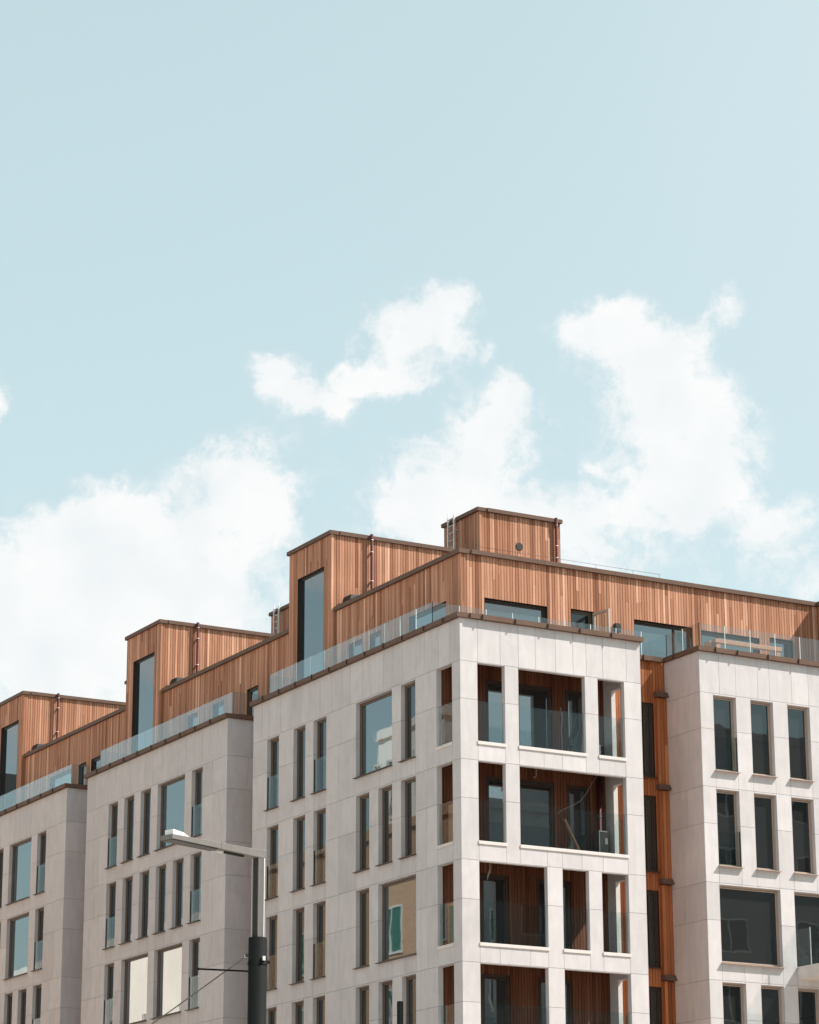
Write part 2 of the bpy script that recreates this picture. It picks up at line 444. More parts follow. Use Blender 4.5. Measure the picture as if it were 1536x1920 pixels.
midL = {1: [(25.99, 26.88, 'f'), (24.46, 25.39, 'n'), (22.95, 23.86, 'n'), (19.94, 22.33, 'w'), (18.43, 19.34, 'f')],
        2: [(25.97, 26.88, 'f'), (24.42, 25.36, 'n'), (22.92, 23.82, 'n'), (21.42, 22.33, 'n'), (19.92, 20.83, 'n'), (18.41, 19.33, 'f')],
        3: [(25.97, 26.86, 'f'), (22.88, 25.28, 'w'), (19.90, 22.31, 'w'), (18.41, 19.31, 'f')]}
leftL = {1: [(39.2, 40.1, 'n'), (37.79, 38.7, 'n'), (34.72, 37.12, 'w'), (33.14, 34.07, 'f')],
         2: [(39.2, 40.1, 'n'), (37.78, 38.68, 'n'), (34.70, 37.10, 'w'), (33.13, 34.04, 'f')],
         3: [(37.7, 38.6, 'n'), (36.19, 37.07, 'n'), (34.69, 35.58, 'n'), (33.11, 34.02, 'f')]}
wingR = {1: [(9.56, 10.46, 'f'), (11.05, 11.95, 'n'), (12.55, 13.45, 'n'), (14.05, 14.95, 'n')],
         2: [(9.56, 10.46, 'f'), (11.05, 11.95, 'n'), (12.55, 13.45, 'n'), (14.05, 14.95, 'n')],
         3: [(9.55, 11.95, 'w'), (12.51, 14.95, 'b')],
         4: [(9.54, 10.45, 'n'), (11.04, 11.94, 'n'), (12.5, 13.4, 'n')]}
logL = [(.495, 1.46)]
logR = {1: [(.63, 1.62), (2.12, 4.59), (5.08, 6.08)], 2: [(.63, 1.61), (2.12, 6.08)],
        3: [(.63, 3.07), (3.63, 4.59), (5.08, 6.07)], 4: [(.63, 3.05), (3.64, 6.07)]}
LS = lambda k: T(k)-2.50       # loggia opening sill
LH = lambda k: T(k)-.02

# --- stone walls
mb = MB()
opsL = rows_to_ops(mainL) + [(a, b, LS(k), LH(k), .18) for k in range(1, 5) for a, b in logL]
stone_facade(mb, plane('L', 0), 0., 14.33, opsL)
opsR = [(a, b, LS(k), LH(k), .18) for k in logR for a, b in logR[k]]
stone_facade(mb, plane('R', 0), 0., 6.73, opsR, topw=.7)
stone_facade(mb, plane('E', 6.73), 0., .19, [])
mb.face([(6.46, .19, 0), (6.73, .19, 0), (6.73, .19, TOP), (6.46, .19, TOP)], STONE, .5)
stone_facade(mb, plane('N', 14.33), 0., 2.0, [], topw=1.)
mb.build('stone_wall', B)
opsE = [(.56, 1.07, LS(k), LH(k)-.06) for k in range(1, 5)]
mb = MB(); timber_wall(mb, plane('E', 6.46), .19, 2.0, .2, TOP, opsE, rev=.16, revmat=SILLW, wood=TIMBER_BOUNCE); mb.build('slot_cladding', B)
mb = MB()
stone_facade(mb, plane('L', 0), 16.40, 29.03, rows_to_ops(midL))
stone_facade(mb, plane('R', 16.40), 0., 2.0, [], topw=.85)
stone_facade(mb, plane('N', 29.03), 0., 2.0, [], topw=1.)
mb.build('stone_wall', B)
mb = MB()
stone_facade(mb, plane('L', 0), 31.10, 43.75, rows_to_ops(leftL))
stone_facade(mb, plane('R', 31.10), 0., 2.0, [], topw=.85)
mb.build('stone_wall', B)
mb = MB()
stone_facade(mb, plane('R', 0), 9.035, 21.6, rows_to_ops(wingR))
stone_facade(mb, plane('L', 9.035), 0., 2.0, [], topw=.8)
mb.build('stone_wall', B)

# --- windows of the stone facades
def place(rows, kind, frame, depth=.2):
    for k, lst in rows.items():
        for a, b, ty in lst:
            z0, z1 = SILL(k), HEAD(k)
            big = ty in 'wb'
            window(B, kind, 0, a, b, z0, z1, depth=depth, frame=frame, guard=(ty == 'f'), pane=PANE_M if (big and rows is midL and k == 3) else PANE_T if (big and kind == 'L') else PANE,
                   fw=.045 if kind == 'L' else .04)
place(mainL, 'L', FRAME); place(midL, 'L', FRAME); place(leftL, 'L', FRAME); place(wingR, 'R', FRAME_PALE)

# --- loggias on the corner
for k in range(1, 5):
    fl, ce = T(k)-2.62, T(k)+.46
    mb = MB()
    I = .18
    # inner faces of the outer walls, with their openings
    def inner(P, u0, u1, ops, mat=STONE):
        us = sorted({u0, u1} | {e for o in ops for e in o[:2]}); zs = sorted({fl, ce} | {e for o in ops for e in o[2:4]})
        for a, b, p, q in cells(us, zs, ops): mb.face([P(a, 0, p), P(b, 0, p), P(b, 0, q), P(a, 0, q)], mat, .45)
    inner(plane('N', I), I, 6.3, [(a, b, LS(k), LH(k)) for a, b in logR[k]])
    inner(plane('E', I), I, 1.54, [(a, b, LS(k), LH(k)) for a, b in logL])
    inner(plane('L', 6.3), I, 1.54, [(.56, 1.07, LS(k), LH(k)-.06)])
    mb.face([(I, I, fl), (6.3, I, fl), (6.3, 1.54, fl), (I, 1.54, fl)], DECK)
    timb = plane('R', 1.54)
    doors = {1: [(1.85, 4.33), (4.85, 6.1)], 2: [(1.83, 4.35), (4.83, 5.7)], 3: [(1.60, 2.62), (3.65, 4.9)], 4: [(1.60, 2.62), (3.65, 4.9)]}[k]
    dops = [(a, b, fl+.02, T(k)-.10) for a, b in doors]
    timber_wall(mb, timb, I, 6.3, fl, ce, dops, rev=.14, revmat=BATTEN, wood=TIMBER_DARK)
    # boarded soffit
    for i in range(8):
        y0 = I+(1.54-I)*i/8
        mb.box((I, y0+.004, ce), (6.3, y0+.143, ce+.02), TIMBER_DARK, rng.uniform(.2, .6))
    mb.face([(I, I, ce+.012), (6.3, I, ce+.012), (6.3, 1.54, ce+.012), (I, 1.54, ce+.012)], BATTEN)
    mb.build('loggia_lining', B)
    for a, b in doors:
        window(B, 'R', 1.54, a, b, fl+.02, T(k)-.10, depth=.10, frame=FRAME_DARK, pane=PANE_D, name='balcony_door', sill=False, fw=.09,
               mull=((b-a)*.5,) if b-a > 2 else ())
    # white sills and glass guards, set into every opening
    for a, b in logR[k]:
        s = MB(); s.box((a-.02, -.03, T(k)-2.60), (b+.02, .18, LS(k)+.0025), SILLW); s.build('loggia_sill', B, bevel=.006)
        g = MB(); n = 1 if b-a < 1.6 else (2 if b-a < 3 else 3)
        for i in range(n):
            u0 = a+.003+(b-a-.006)*i/n; u1 = a+.003+(b-a-.006)*(i+1)/n
            g.box((u0+.006, .10, LS(k)+.004), (u1-.006, .112, T(k)-1.205), GUARD)
        g.build('glass_guard', B)
    for a, b in logL:
        s = MB(); PL = plane('L', 0)
        s.box((a-.02, -.03, T(k)-2.60), (b+.02, .18, LS(k)+.0025), SILLW, P=PL); s.build('loggia_sill', B, bevel=.006)
        g = MB(); g.box((a+.01, .08, LS(k)+.004), (b-.01, .092, T(k)-1.205), GUARD, P=PL); g.build('glass_guard', B)
    g = MB(); g.box((.57, .04, LS(k)+.004), (1.06, .052, T(k)-1.205), GUARD, P=plane('E', 6.46)); g.build('glass_guard', B)

# --- timber lined slots between the blocks
mb = MB()
PS = plane('R', 2.0)
slot_ops = [(7.30, 8.57, SILL(k), HEAD(k)) for k in range(1, 5)]
timber_wall(mb, PS, 6.46, 9.035, 0.2, TOP, slot_ops, rev=.16, wood=TIMBER_OILED)
mb.build('slot_cladding', B)
for k in range(1, 6):
    zb, zt = (T(k+1)+.20 if k < 5 else .2), T(k)+.13
    mb = MB()
    timber_wall(mb, plane('R', 1.88), 8.62, 9.03, zb, zt, [], w=.137, wood=TIMBER_OILED)
    mb.face([(8.62, 1.88, zb), (8.62, 2.0, zb), (8.62, 2.0, zt), (8.62, 1.88, zt)], TIMBER_OILED, .4)
    pier = mb.build('timber_pier', B)
    # folded sheet metal hood on top of each timber pier
    y1 = 1.999; mb = MB()
    mb.hexa([(8.585, 1.72, T(k)+.155), (9.03, 1.72, T(k)+.155), (9.03, y1, T(k)+.155), (8.585, y1, T(k)+.155),
             (8.585, 1.83, T(k)+.33), (9.03, 1.83, T(k)+.33), (9.03, y1, T(k)+.34), (8.585, y1, T(k)+.34)], COPING)
    mb.build('metal_hood', pier)
for y0, y1 in ((14.33, 16.40), (29.03, 31.10)):
    mb = MB(); timber_wall(mb, plane('L', 2.0), y0, y1, .2, TOP, []); mb.build('slot_cladding', B)
for k in range(1, 5):
    window(B, 'R', 2.0, 7.30, 8.57, SILL(k), HEAD(k), depth=.14, frame=FRAME_DARK, fw=.06, sill=True, mull=(.95,))

# --- terraces, parapet copings
mb = MB()
for x0, y0, x1, y1 in ((.02, .02, 6.71, 14.31), (.02, 16.42, 12, 29.01), (.02, 31.12, 12, 43.7), (9.05, .02, 21.6, 12), (6.71, 2.02, 9.05, 12), (2.02, 14.31, 12, 16.42), (2.02, 29.01, 12, 31.12)):
    mb.face([(x0, y0, 24.40), (x1, y0, 24.40), (x1, y1, 24.40), (x0, y1, 24.40)], DECK)
mb.build('terrace_deck', B)
mb = MB()
ZC0, ZC1 = TOP, 24.515
coping(mb, plane('L', 0), -.09, 14.40, ZC0, ZC1, inn=.32, seams=[.79, 2.0, 3.39, 4.64, 5.90, 7.14, 8.40, 9.64, 10.87, 12.10, 13.34])
coping(mb, plane('R', 0), .325, 6.80, ZC0, ZC1, inn=.32, seams=[.756, 1.964, 3.164, 4.368, 5.564])
coping(mb, plane('E', 6.73), .325, 1.99, ZC0, ZC1, out=.07, inn=.25)
mb.build('parapet_coping', B)
mb = MB(); coping(mb, plane('R', 2.0), 6.81, 8.96, ZC0, ZC1, inn=.2, seams=[7.2, 8.14]); mb.build('parapet_coping', B)
mb = MB(); coping(mb, plane('R', 0), 8.945, 21.6, ZC0, ZC1, inn=.32, seams=[9.62, 10.5, 11.74, 12.99, 14.24, 15.5, 16.7, 18, 19.3])
coping(mb, plane('L', 9.035), .325, 1.90, ZC0, ZC1, out=.09, inn=.25, seams=[1.3]); mb.build('parapet_coping', B)
mb = MB(); coping(mb, plane('L', 0), 16.31, 29.10, ZC0, ZC1, inn=.32)
coping(mb, plane('R', 16.40), .325, 1.9, ZC0, ZC1, inn=.3, seams=[]); coping(mb, plane('L', 2.0), 14.41, 16.30, ZC0, ZC1, inn=.2); mb.build('parapet_coping', B)
mb = MB(); coping(mb, plane('L', 0), 31.01, 43.8, ZC0, ZC1, inn=.32)
coping(mb, plane('R', 31.10), .325, 1.9, ZC0, ZC1, inn=.3, seams=[]); coping(mb, plane('L', 2.0), 29.11, 31.0, ZC0, ZC1, inn=.2); mb.build('parapet_coping', B)

# --- glass balustrades
def glass_run(mb, pts, step=1.045, z0=24.46, z1=25.37):
    for (x0, y0), (x1, y1) in zip(pts, pts[1:]):
        L = math.hypot(x1-x0, y1-y0); n = max(1, int(round(L/step)))
        ux, uy = (x1-x0)/L, (y1-y0)/L; nx, ny = -uy*.007, ux*.007
        for i in range(n):
            a, b = L*i/n+.006, L*(i+1)/n-.006
            c = []
            for z in (z0, z1):
                for s, q in ((a, -1), (b, -1), (b, 1), (a, 1)): c.append((x0+ux*s+nx*q, y0+uy*s+ny*q, z))
            mb.hexa(c, GLASS)
EDGE = mat_simple('polished_glass_edge', (.78, .82, .82), .3, 0, .5, .03)
def edges(mb, pts, q=.008, step=1.045):
    for (x0, y0), (x1, y1) in zip(pts, pts[1:]):
        L = math.hypot(x1-x0, y1-y0); n = max(1, int(round(L/step)))
        for i in range(n+1):
            x, y = x0+(x1-x0)*i/n, y0+(y1-y0)*i/n
            mb.box((x-q, y-q, 24.56), (x+q, y+q, 25.372), EDGE)
def clips(mb, pts, step=1.045):
    for (x0, y0), (x1, y1) in zip(pts, pts[1:]):
        L = math.hypot(x1-x0, y1-y0); n = max(1, int(round(L/step)))
        for i in range(n+1):
            x, y = x0+(x1-x0)*i/n, y0+(y1-y0)*i/n
            mb.box((x-.02, y-.02, 24.45), (x+.02, y+.02, 24.56), STEEL)
for pts in ([(1.85, 13.6), (.24, 13.6), (.24, 2.10), (9.23, 2.10), (9.23, .2), (21.5, .2)],
            [(1.85, 28.38), (.24, 28.38), (.24, 16.52), (1.85, 16.52)],
            [(.24, 43.6), (.24, 31.27), (1.85, 31.27)]):
    o = MB(); glass_run(o, pts); edges(o, pts, .008 if len(pts) > 4 else .0035); gb = o.build('glass_balustrade', B)
    o = MB(); clips(o, pts); o.build('clamp', gb)

# --- timber penthouse
XL, YR = 1.93, 3.15
PZ0, PZ1 = 24.41, 27.49
pent_L = [(4.14, 6.59), (8.59, 9.37), (9.89, 10.85)]
pent_mid = [(17.87, 18.79), (20.77, 21.70), (23.05, 23.95)]
pent_left = [(32.31, 33.26), (33.80, 34.57), (35.32, 37.68)]
pent_R = [(2.81, 5.23, 26.09), (6.16, 7.06, 26.14), (8.68, 11.06, 26.09), (11.43, 13.86, 26.05), (14.31, 15.29, 26.14)]
TW = [11.82, 26.22, 40.5]      # near side of each stair tower
TWD = 3.27
TX = 1.74
PLW = plane('L', XL)
def pent_wall(u0, u1, lst):
    mb = MB(); ops = [(a, b, PZ0, 26.09) for a, b in lst]
    timber_wall(mb, PLW, u0, u1, PZ0, PZ1, ops)
    return mb
mb = pent_wall(YR, TW[0], pent_L)
timber_wall(mb, plane('R', YR), XL, 16.42, PZ0, PZ1, [(a, b, PZ0, z) for a, b, z in pent_R])
timber_wall(mb, plane('L', 16.42), 1.5, YR, PZ0, PZ1, [])
timber_wall(mb, plane('R', 1.5), 16.42, 21.6, PZ0, PZ1, [])
mb.build('penthouse_wall', B)
mb = pent_wall(TW[0]+TWD, TW[1], pent_mid); mb.build('penthouse_wall', B)
mb = pent_wall(TW[1]+TWD, TW[2], pent_left); mb.build('penthouse_wall', B)
for lst in (pent_L, pent_mid, pent_left):
    for a, b in lst: window(B, 'L', XL, a, b, PZ0+.02, 26.085, depth=.13, frame=FRAME_DARK, pane=PANE_T, sill=False, name='terrace_window', fw=.06)
for i, (a, b, z) in enumerate(pent_R):
    if i != 1: window(B, 'R', YR, a, b, PZ0+.02, z-.005, depth=.2, frame=FRAME_DARK if i in (0, 2) else FRAME, pane=PANE_T, sill=False, name='terrace_window', fw=.06, mull=(.80,) if i == 3 else ((b-a)*.72,) if i == 2 else ())
# the open casement
a, b, z = pent_R[1]
w = window(B, 'R', YR, a, b, PZ0+.02, z-.005, depth=.2, frame=FRAME, pane=PANE, sill=False, name='terrace_window', fw=.05)
mb = MB()
ww, hh, dd = .80, 1.62, .07
for lo, hi in (((0, 0, 0), (.08, dd, hh)), ((ww-.08, 0, 0), (ww, dd, hh)), ((.08, 0, hh-.08), (ww-.08, dd, hh)), ((.08, 0, 0), (ww-.08, dd, .08))): mb.box(lo, hi, FRAME_PALE)
mb.box((.08, .03, .08), (ww-.08, .04, hh-.08), GUARD)
s = mb.build('open_sash', w); s.location = (b-a-.06, -.02, .03); s.rotation_euler = (0, 0, R(-82))
s['label'] = 'casement swung wide open'
# copings of the penthouse and flat roofs
mb = MB()
CZ0, CZ1 = PZ1, 27.635
coping(mb, PLW, YR-.06, TW[0]-.002, CZ0, CZ1, out=.10, inn=.35, seam=False, step=3.)
coping(mb, plane('R', YR), XL+.355, 16.35, CZ0, CZ1, out=.10, inn=.35, seam=False, step=3.)
coping(mb, plane('L', 16.42), 1.44, YR+.35, CZ0, CZ1, out=.10, inn=.35, seam=False, step=3.)
coping(mb, plane('R', 1.5), 16.78, 21.6, CZ0, CZ1, out=.10, inn=.35, seam=False, step=3.)
mb.build('roof_coping', B)
for i in (0, 1):
    mb = MB(); coping(mb, PLW, TW[i]+TWD+.002, TW[i+1]-.002, CZ0, CZ1, out=.10, inn=.35, seam=False, step=3.); mb.build('roof_coping', B)
mb = MB()
mb.face([(XL+.1, YR+.1, 27.45), (21.6, YR+.1, 27.45), (21.6, 45, 27.45), (XL+.1, 45, 27.45)], ROOFING)
mb.face([(16.5, 1.6, 27.45), (21.6, 1.6, 27.45), (21.6, YR+.1, 27.45), (16.5, YR+.1, 27.45)], ROOFING)
mb.build('flat_roof', B)
# back walls close the volume on the courtyard sides
mb = MB()
mb.face([(12.5, 12, 0), (12.5, 45, 0), (12.5, 45, 27.4), (12.5, 12, 27.4)], GREYREND)
mb.face([(12.5, 12, 0), (21.6, 12, 0), (21.6, 12, 27.4), (12.5, 12, 27.4)], GREYREND)
mb.face([(21.6, .02, 0), (21.6, 12, 0), (21.6, 12, 27.4), (21.6, .02, 27.4)], GREYREND)
mb.face([(.02, 43.75, 0), (12.5, 43.75, 0), (12.5, 43.75, 27.4), (.02, 43.75, 27.4)], GREYREND)
mb.build('courtyard_wall', B)

# --- stair towers with the tall windows
TZ = 30.30
for i, y in enumerate(TW):
    mb = MB(); x1 = 12.0
    wo = [(y+.55, y+2.58, PZ0, 29.25)]
    timber_wall(mb, plane('L', TX), y, y+TWD, PZ0, TZ, wo, rev=.18)
    timber_wall(mb, plane('R', y), TX, x1, PZ0, TZ, [])
    mb.face([(TX+.03, y+TWD, PZ0), (x1, y+TWD, PZ0), (x1, y+TWD, TZ), (TX+.03, y+TWD, TZ)], BATTEN)
    mb.face([(x1, y+.03, PZ0), (x1, y+TWD, PZ0), (x1, y+TWD, TZ), (x1, y+.03, TZ)], BATTEN)
    mb.face([(TX+.05, y+.05, TZ+.05), (x1, y+.05, TZ+.05), (x1, y+TWD, TZ+.05), (TX+.05, y+TWD, TZ+.05)], ROOFING)
    mb.build('stair_tower', B)
    window(B, 'L', TX, y+.55, y+2.58, PZ0+.02, 29.245, depth=.155, frame=DARKMETAL, pane=PANE_T, sill=False, name='tall_window', fw=.03)
    mb = MB()
    coping(mb, plane('L', TX), y-.06, y+TWD+.06, TZ, TZ+.14, out=.08, inn=.30, seam=False, step=4)
    coping(mb, plane('R', y), TX+.305, x1, TZ, TZ+.14, out=.08, inn=.30, seam=False, step=3)
    mb.build('roof_coping', B)
    # rain pipe with bright brackets
    mb = MB(); px, py = 3.30, y-.13
    mb.tube([(px, py, 27.46), (px, py, 30.47)], .052, PIPE, 14); mb.tube([(px, py, 30.30), (px, py, 30.47)], .064, PIPE, 14)
    dp = mb.build('downpipe', B)
    mb = MB()
    for z in (30.27, 29.82, 28.75, 27.9):
        mb.tube([(px, py, z-.008), (px, py, z+.008)], .060, STEEL, 12); mb.box((px-.01, py, z-.01), (px+.08, y, z+.01), STEEL)
    mb.build('pipe_bracket', dp)
    # black felt covered hatch at the foot of the tower
    mb = MB(); hx, hy = 2.02, y-.75
    mb.hexa([(hx, hy, 27.46), (hx+1.1, hy, 27.46), (hx+1.1, y-.08, 27.46), (hx, y-.08, 27.46), (hx+.16, hy+.12, 28.02), (hx+.85, hy+.12, 28.05), (hx+.85, y-.08, 28.05), (hx+.16, y-.08, 28.02)], BLACK)
    mb.build('roof_hatch', B, bevel=.04)

# --- roof boxes behind the towers, each with its ladder
for bi, (y, d, BX0) in enumerate(((11.86, 2.56, 7.88), (26.30, 2.95, 8.15), (40.58, 2.95, 7.95))):
    mb = MB(); z0, z1 = 30.36, 32.06; BX1 = BX0+3.5
    timber_wall(mb, plane('L', BX0), y, y+d, z0, z1, []); timber_wall(mb, plane('R', y), BX0, BX1, z0, z1, [])
    mb.face([(BX1, y, z0), (BX1, y+d, z0), (BX1, y+d, z1), (BX1, y, z1)], BATTEN); mb.face([(BX0, y+d, z0), (BX1, y+d, z0), (BX1, y+d, z1), (BX0, y+d, z1)], BATTEN)
    mb.face([(BX0, y, z1+.02), (BX1, y, z1+.02), (BX1, y+d, z1+.02), (BX0, y+d, z1+.02)], ROOFING)
    bx = mb.build('lift_overrun', B)
    mb = MB()
    coping(mb, plane('L', BX0), y-.06, y+d+.06, z1, z1+.14, out=.10, inn=.3, seam=False, step=5)
    coping(mb, plane('R', y), BX0+.305, BX1+.06, z1, z1+.14, out=.10, inn=.3, seam=False, step=5)
    mb.build('roof_coping', bx)
    mb = MB(); mb.tube([(BX1-.22, y-.09, 30.46), (BX1-.22, y-.09, z1+.17)], .05, PIPE, 14); mb.tube([(BX1-.22, y-.09, z1-.10), (BX1-.22, y-.09, z1+.17)], .062, PIPE, 14)
    for z in (30.7, 31.15, 31.95): mb.tube([(BX1-.22, y-.09, z-.008), (BX1-.22, y-.09, z+.008)], .058, STEEL, 12)
    mb.build('downpipe', bx)
    mb = MB(); mb.tube([(BX0+1.71, y-.018, 30.93), (BX0+1.71, y+.02, 30.93)], .135, BLACK, 20); mb.tube([(BX0+1.71, y-.012, 30.93), (BX0+1.71, y-.002, 30.93)], .15, DARKMETAL, 20)
    mb.build('vent_outlet', bx)
    # ladder on the far half of the dark side
    mb = MB(); lx = BX0-.16; ya, yb = y+d-1.02, y+d-.58; zl0, zl1 = 30.36, 32.42
    for yy in (ya, yb):
        mb.box((lx-.035, yy-.026, zl0), (lx+.035, yy+.026, zl1-.15), STEEL); mb.tube([(lx, yy, zl1-.16), (lx, yy, zl1)], .014, STEEL, 8)
        for z in (30.9, 31.7): mb.box((lx, yy-.015, z), (BX0, yy+.015, z+.03), STEEL)
    for j in range(7): mb.tube([(lx, ya, zl0+.15+j*.28), (lx, yb, zl0+.15+j*.28)], .019, STEEL, 8)
    mb.build('ladder', bx)

# --- fall-protection line along the roof edge, wall lamps, terrace box lamp
mb = MB()
pts = [(2.9, 3.62, 27.95)]+[(x, 3.62, 27.95) for x in (4.4, 6.0, 7.5, 9.0, 10.1)]
mb.tube([(2.75, 3.62, 27.72)]+pts, .006, DARKMETAL, 6)
for p in pts[1:]: mb.tube([(p[0], p[1], 27.45), p], .006, DARKMETAL, 6)
mb.build('safety_line', B)
mb = MB(); mb.box((7.85, 3.03, 25.54), (8.07, 3.15, 25.83), DARKMETAL); mb.box((7.87, 3.02, 25.56), (8.05, 3.031, 25.72), LENS); mb.build('wall_lamp', B)
for k in (1, 2):
    mb = MB(); mb.box((6.92, 1.92, T(k)-1.05), (7.0, 2.0, T(k)-.72), DARKMETAL); mb.build('wall_lamp', B)
# --- projecting balcony on the right wing
mb = MB()
zb0, zb1 = T(4)+.21, T(3)-2.50
mb.box((12.50, -1.35, zb0), (16.0, -.002, zb1), SILLW); bal = mb.build('balcony_slab', B, bevel=.006)
mb = MB(); zt = 15.50
mb.box((12.53, -1.30, zb1+.003), (12.545, -.72, zt), GUARD); mb.box((12.53, -.70, zb1+.003), (12.545, -.01, zt), GUARD); mb.box((12.56, -1.32, zb1+.003), (15.9, -1.305, zt), GUARD)
mb.box((12.525, -.72, zb1+.003), (12.55, -.70, zt), STEEL)
mb.build('glass_balustrade', bal)

# ------------------------------------------------------------------ loose things in the loggias and on the terrace
def thing(mb, name, label, cat, group=None, bevel=0):
    xs = [v for v in mb.v]; base = (sum(v[0] for v in xs)/len(xs), sum(v[1] for v in xs)/len(xs), min(v[2] for v in xs))
    o = mb.build(name, loc=base, base=base, bevel=bevel); tag(o, label, cat, group); return o
# wooden trestle on the right terrace
e0 = (11.7, 1.1, 24.40)
bench = tag(empty('wooden_trestle', e0), 'raw wooden trestle frame standing on the right hand terrace behind the glass', 'trestle')
def lpart(name, parent, base, boxes, bevel=.006):
    mb = MB()
    for lo, hi, m in boxes: mb.box(lo, hi, m)
    o = mb.build(name, parent, base=base, bevel=bevel); return o
lpart('top_beam', bench, e0, [((10.42, .95, 25.02), (13.15, 1.12, 25.16), BENCHWOOD)])
for x in (10.46, 12.92):
    lpart('leg', bench, e0, [((x, .97, 24.40), (x+.17, 1.10, 25.018), BENCHWOOD)])
lpart('side_board', bench, e0, [((10.30, 1.125, 24.75), (10.62, 1.5, 25.1), BENCHWOOD)])
# hanging bulb leads
mb = MB(); mb.tube([(3.35, 1.0, T(2)+.46), (3.35, 1.0, T(2)+.02), (3.34, 1.0, T(2)-.10)], .012, WHITECABLE, 8); mb.tube([(3.28, 1.0, T(2)-.13), (3.28, 1.0, T(2)-.08)], .035, WHITECABLE, 10)
thing(mb, 'hanging_wire', 'short bare white wire hanging from the ceiling of the second loggia from the top', 'wire')
mb = MB()
ctl = [(5.55, T(2)+.10), (5.38, T(2)-.10), (5.18, T(2)-.42), (4.92, T(2)-.72), (4.62, T(2)-.90), (4.36, T(2)-1.02), (4.16, T(2)-1.13), (4.05, T(2)-1.24)]
pts = []
for i in range(len(ctl)-1):
    p0, p1, p2, p3 = ctl[max(i-1, 0)], ctl[i], ctl[i+1], ctl[min(i+2, len(ctl)-1)]
    for q in range(6):
        t = q/6; h = [.5*((2*p1[j])+(-p0[j]+p2[j])*t+(2*p0[j]-5*p1[j]+4*p2[j]-p3[j])*t*t+(-p0[j]+3*p1[j]-3*p2[j]+p3[j])*t**3) for j in (0, 1)]
        pts.append((h[0], .9, h[1]))
mb.tube(pts, .008, WHITECABLE, 8)
thing(mb, 'loose_cable', 'long pale cable sagging diagonally across the wide loggia opening', 'cable')
mb = MB()
pts = [(4.56, 1.40, T(1)-.75), (4.61, 1.39, T(1)-1.05), (4.56, 1.38, T(1)-1.5), (4.59, 1.40, T(1)-1.8), (4.60, 1.40, T(1)-2.6)]
mb.tube(pts, .016, WHITECABLE, 8)
thing(mb, 'coiled_cable', 'white cable dangling down the timber pier in the top loggia', 'cable')
mb = MB(); mb.tube([(1.55, .9, T(3)+.2), (1.55, .9, T(3)-.05), (1.52, .9, T(3)-.2)], [.01, .022, .03], WHITECABLE, 8); mb.tube([(1.50, .9, T(3)-.2), (1.44, .9, T(3)-.42)], [.028, .012], WHITECABLE, 8)
thing(mb, 'wrapped_wire', 'white wrapped wire end hanging in the wide loggia opening of the third row', 'wire')
mb = MB(); mb.hexa([(5.08, 1.0, T(2)-2.62), (5.14, 1.0, T(2)-2.62), (5.14, 1.12, T(2)-2.62), (5.08, 1.12, T(2)-2.62), (4.60, 1.36, T(2)-1.25), (4.66, 1.36, T(2)-1.25), (4.66, 1.44, T(2)-1.25), (4.60, 1.44, T(2)-1.25)], BENCHWOOD)
thing(mb, 'leaning_plank', 'brown plank leaning against the pier in the second loggia', 'plank')
for i, (x, lab) in enumerate(((5.05, 'taller pale batten leaning behind the widest opening of the top loggia'), (5.25, 'shorter pale batten leaning behind the widest opening of the top loggia'))):
    mb = MB(); zt = T(1)-.85-i*.2
    mb.hexa([(x, .9, T(1)-2.62), (x+.05, .9, T(1)-2.62), (x+.05, 1.05, T(1)-2.62), (x, 1.05, T(1)-2.62), (x+.42, 1.32, zt), (x+.47, 1.32, zt), (x+.47, 1.42, zt), (x+.42, 1.42, zt)], WHITEPAINT)
    thing(mb, 'leaning_batten', lab, 'batten', 'battens leaning in the top loggia')
# boiler-like service unit behind the wide second row opening
e0 = (5.85, 1.2, T(2)-2.62)
u = tag(empty('service_unit', e0), 'dark service unit with upright pipe and framed front in the second loggia', 'service unit')
z = T(2)-2.62
lpart('cabinet', u, e0, [((5.70, 1.08, z+.25), (6.05, 1.40, z+1.05), DARKMETAL)])
lpart('front_frame', u, e0, [((5.71, 1.065, z+.27), (5.735, 1.079, z+1.03), LENSGREY), ((5.735, 1.065, z+1.005), (6.0, 1.079, z+1.03), LENSGREY), ((5.735, 1.065, z+.27), (5.95, 1.079, z+.295), LENSGREY), ((5.93, 1.068, z+.62), (6.04, 1.079, z+.82), LENSGREY)], 0)
mb = MB(); mb.tube([(5.86, 1.26, z+1.05), (5.86, 1.26, z+3.0)], .075, PIPE, 14); mb.tube([(5.99, 1.33, z+1.05), (5.99, 1.33, z+3.0)], .04, DARKMETAL, 12)
for q in (1.5, 2.1, 2.7): mb.tube([(5.86, 1.26, z+q), (5.86, 1.26, z+q+.05)], .085, DARKMETAL, 14)
mb.build('flue_pipe', u, base=e0)
lpart('foot', u, e0, [((5.73, 1.11, z), (5.79, 1.37, z+.25), DARKMETAL), ((5.97, 1.11, z), (6.03, 1.37, z+.25), DARKMETAL)])
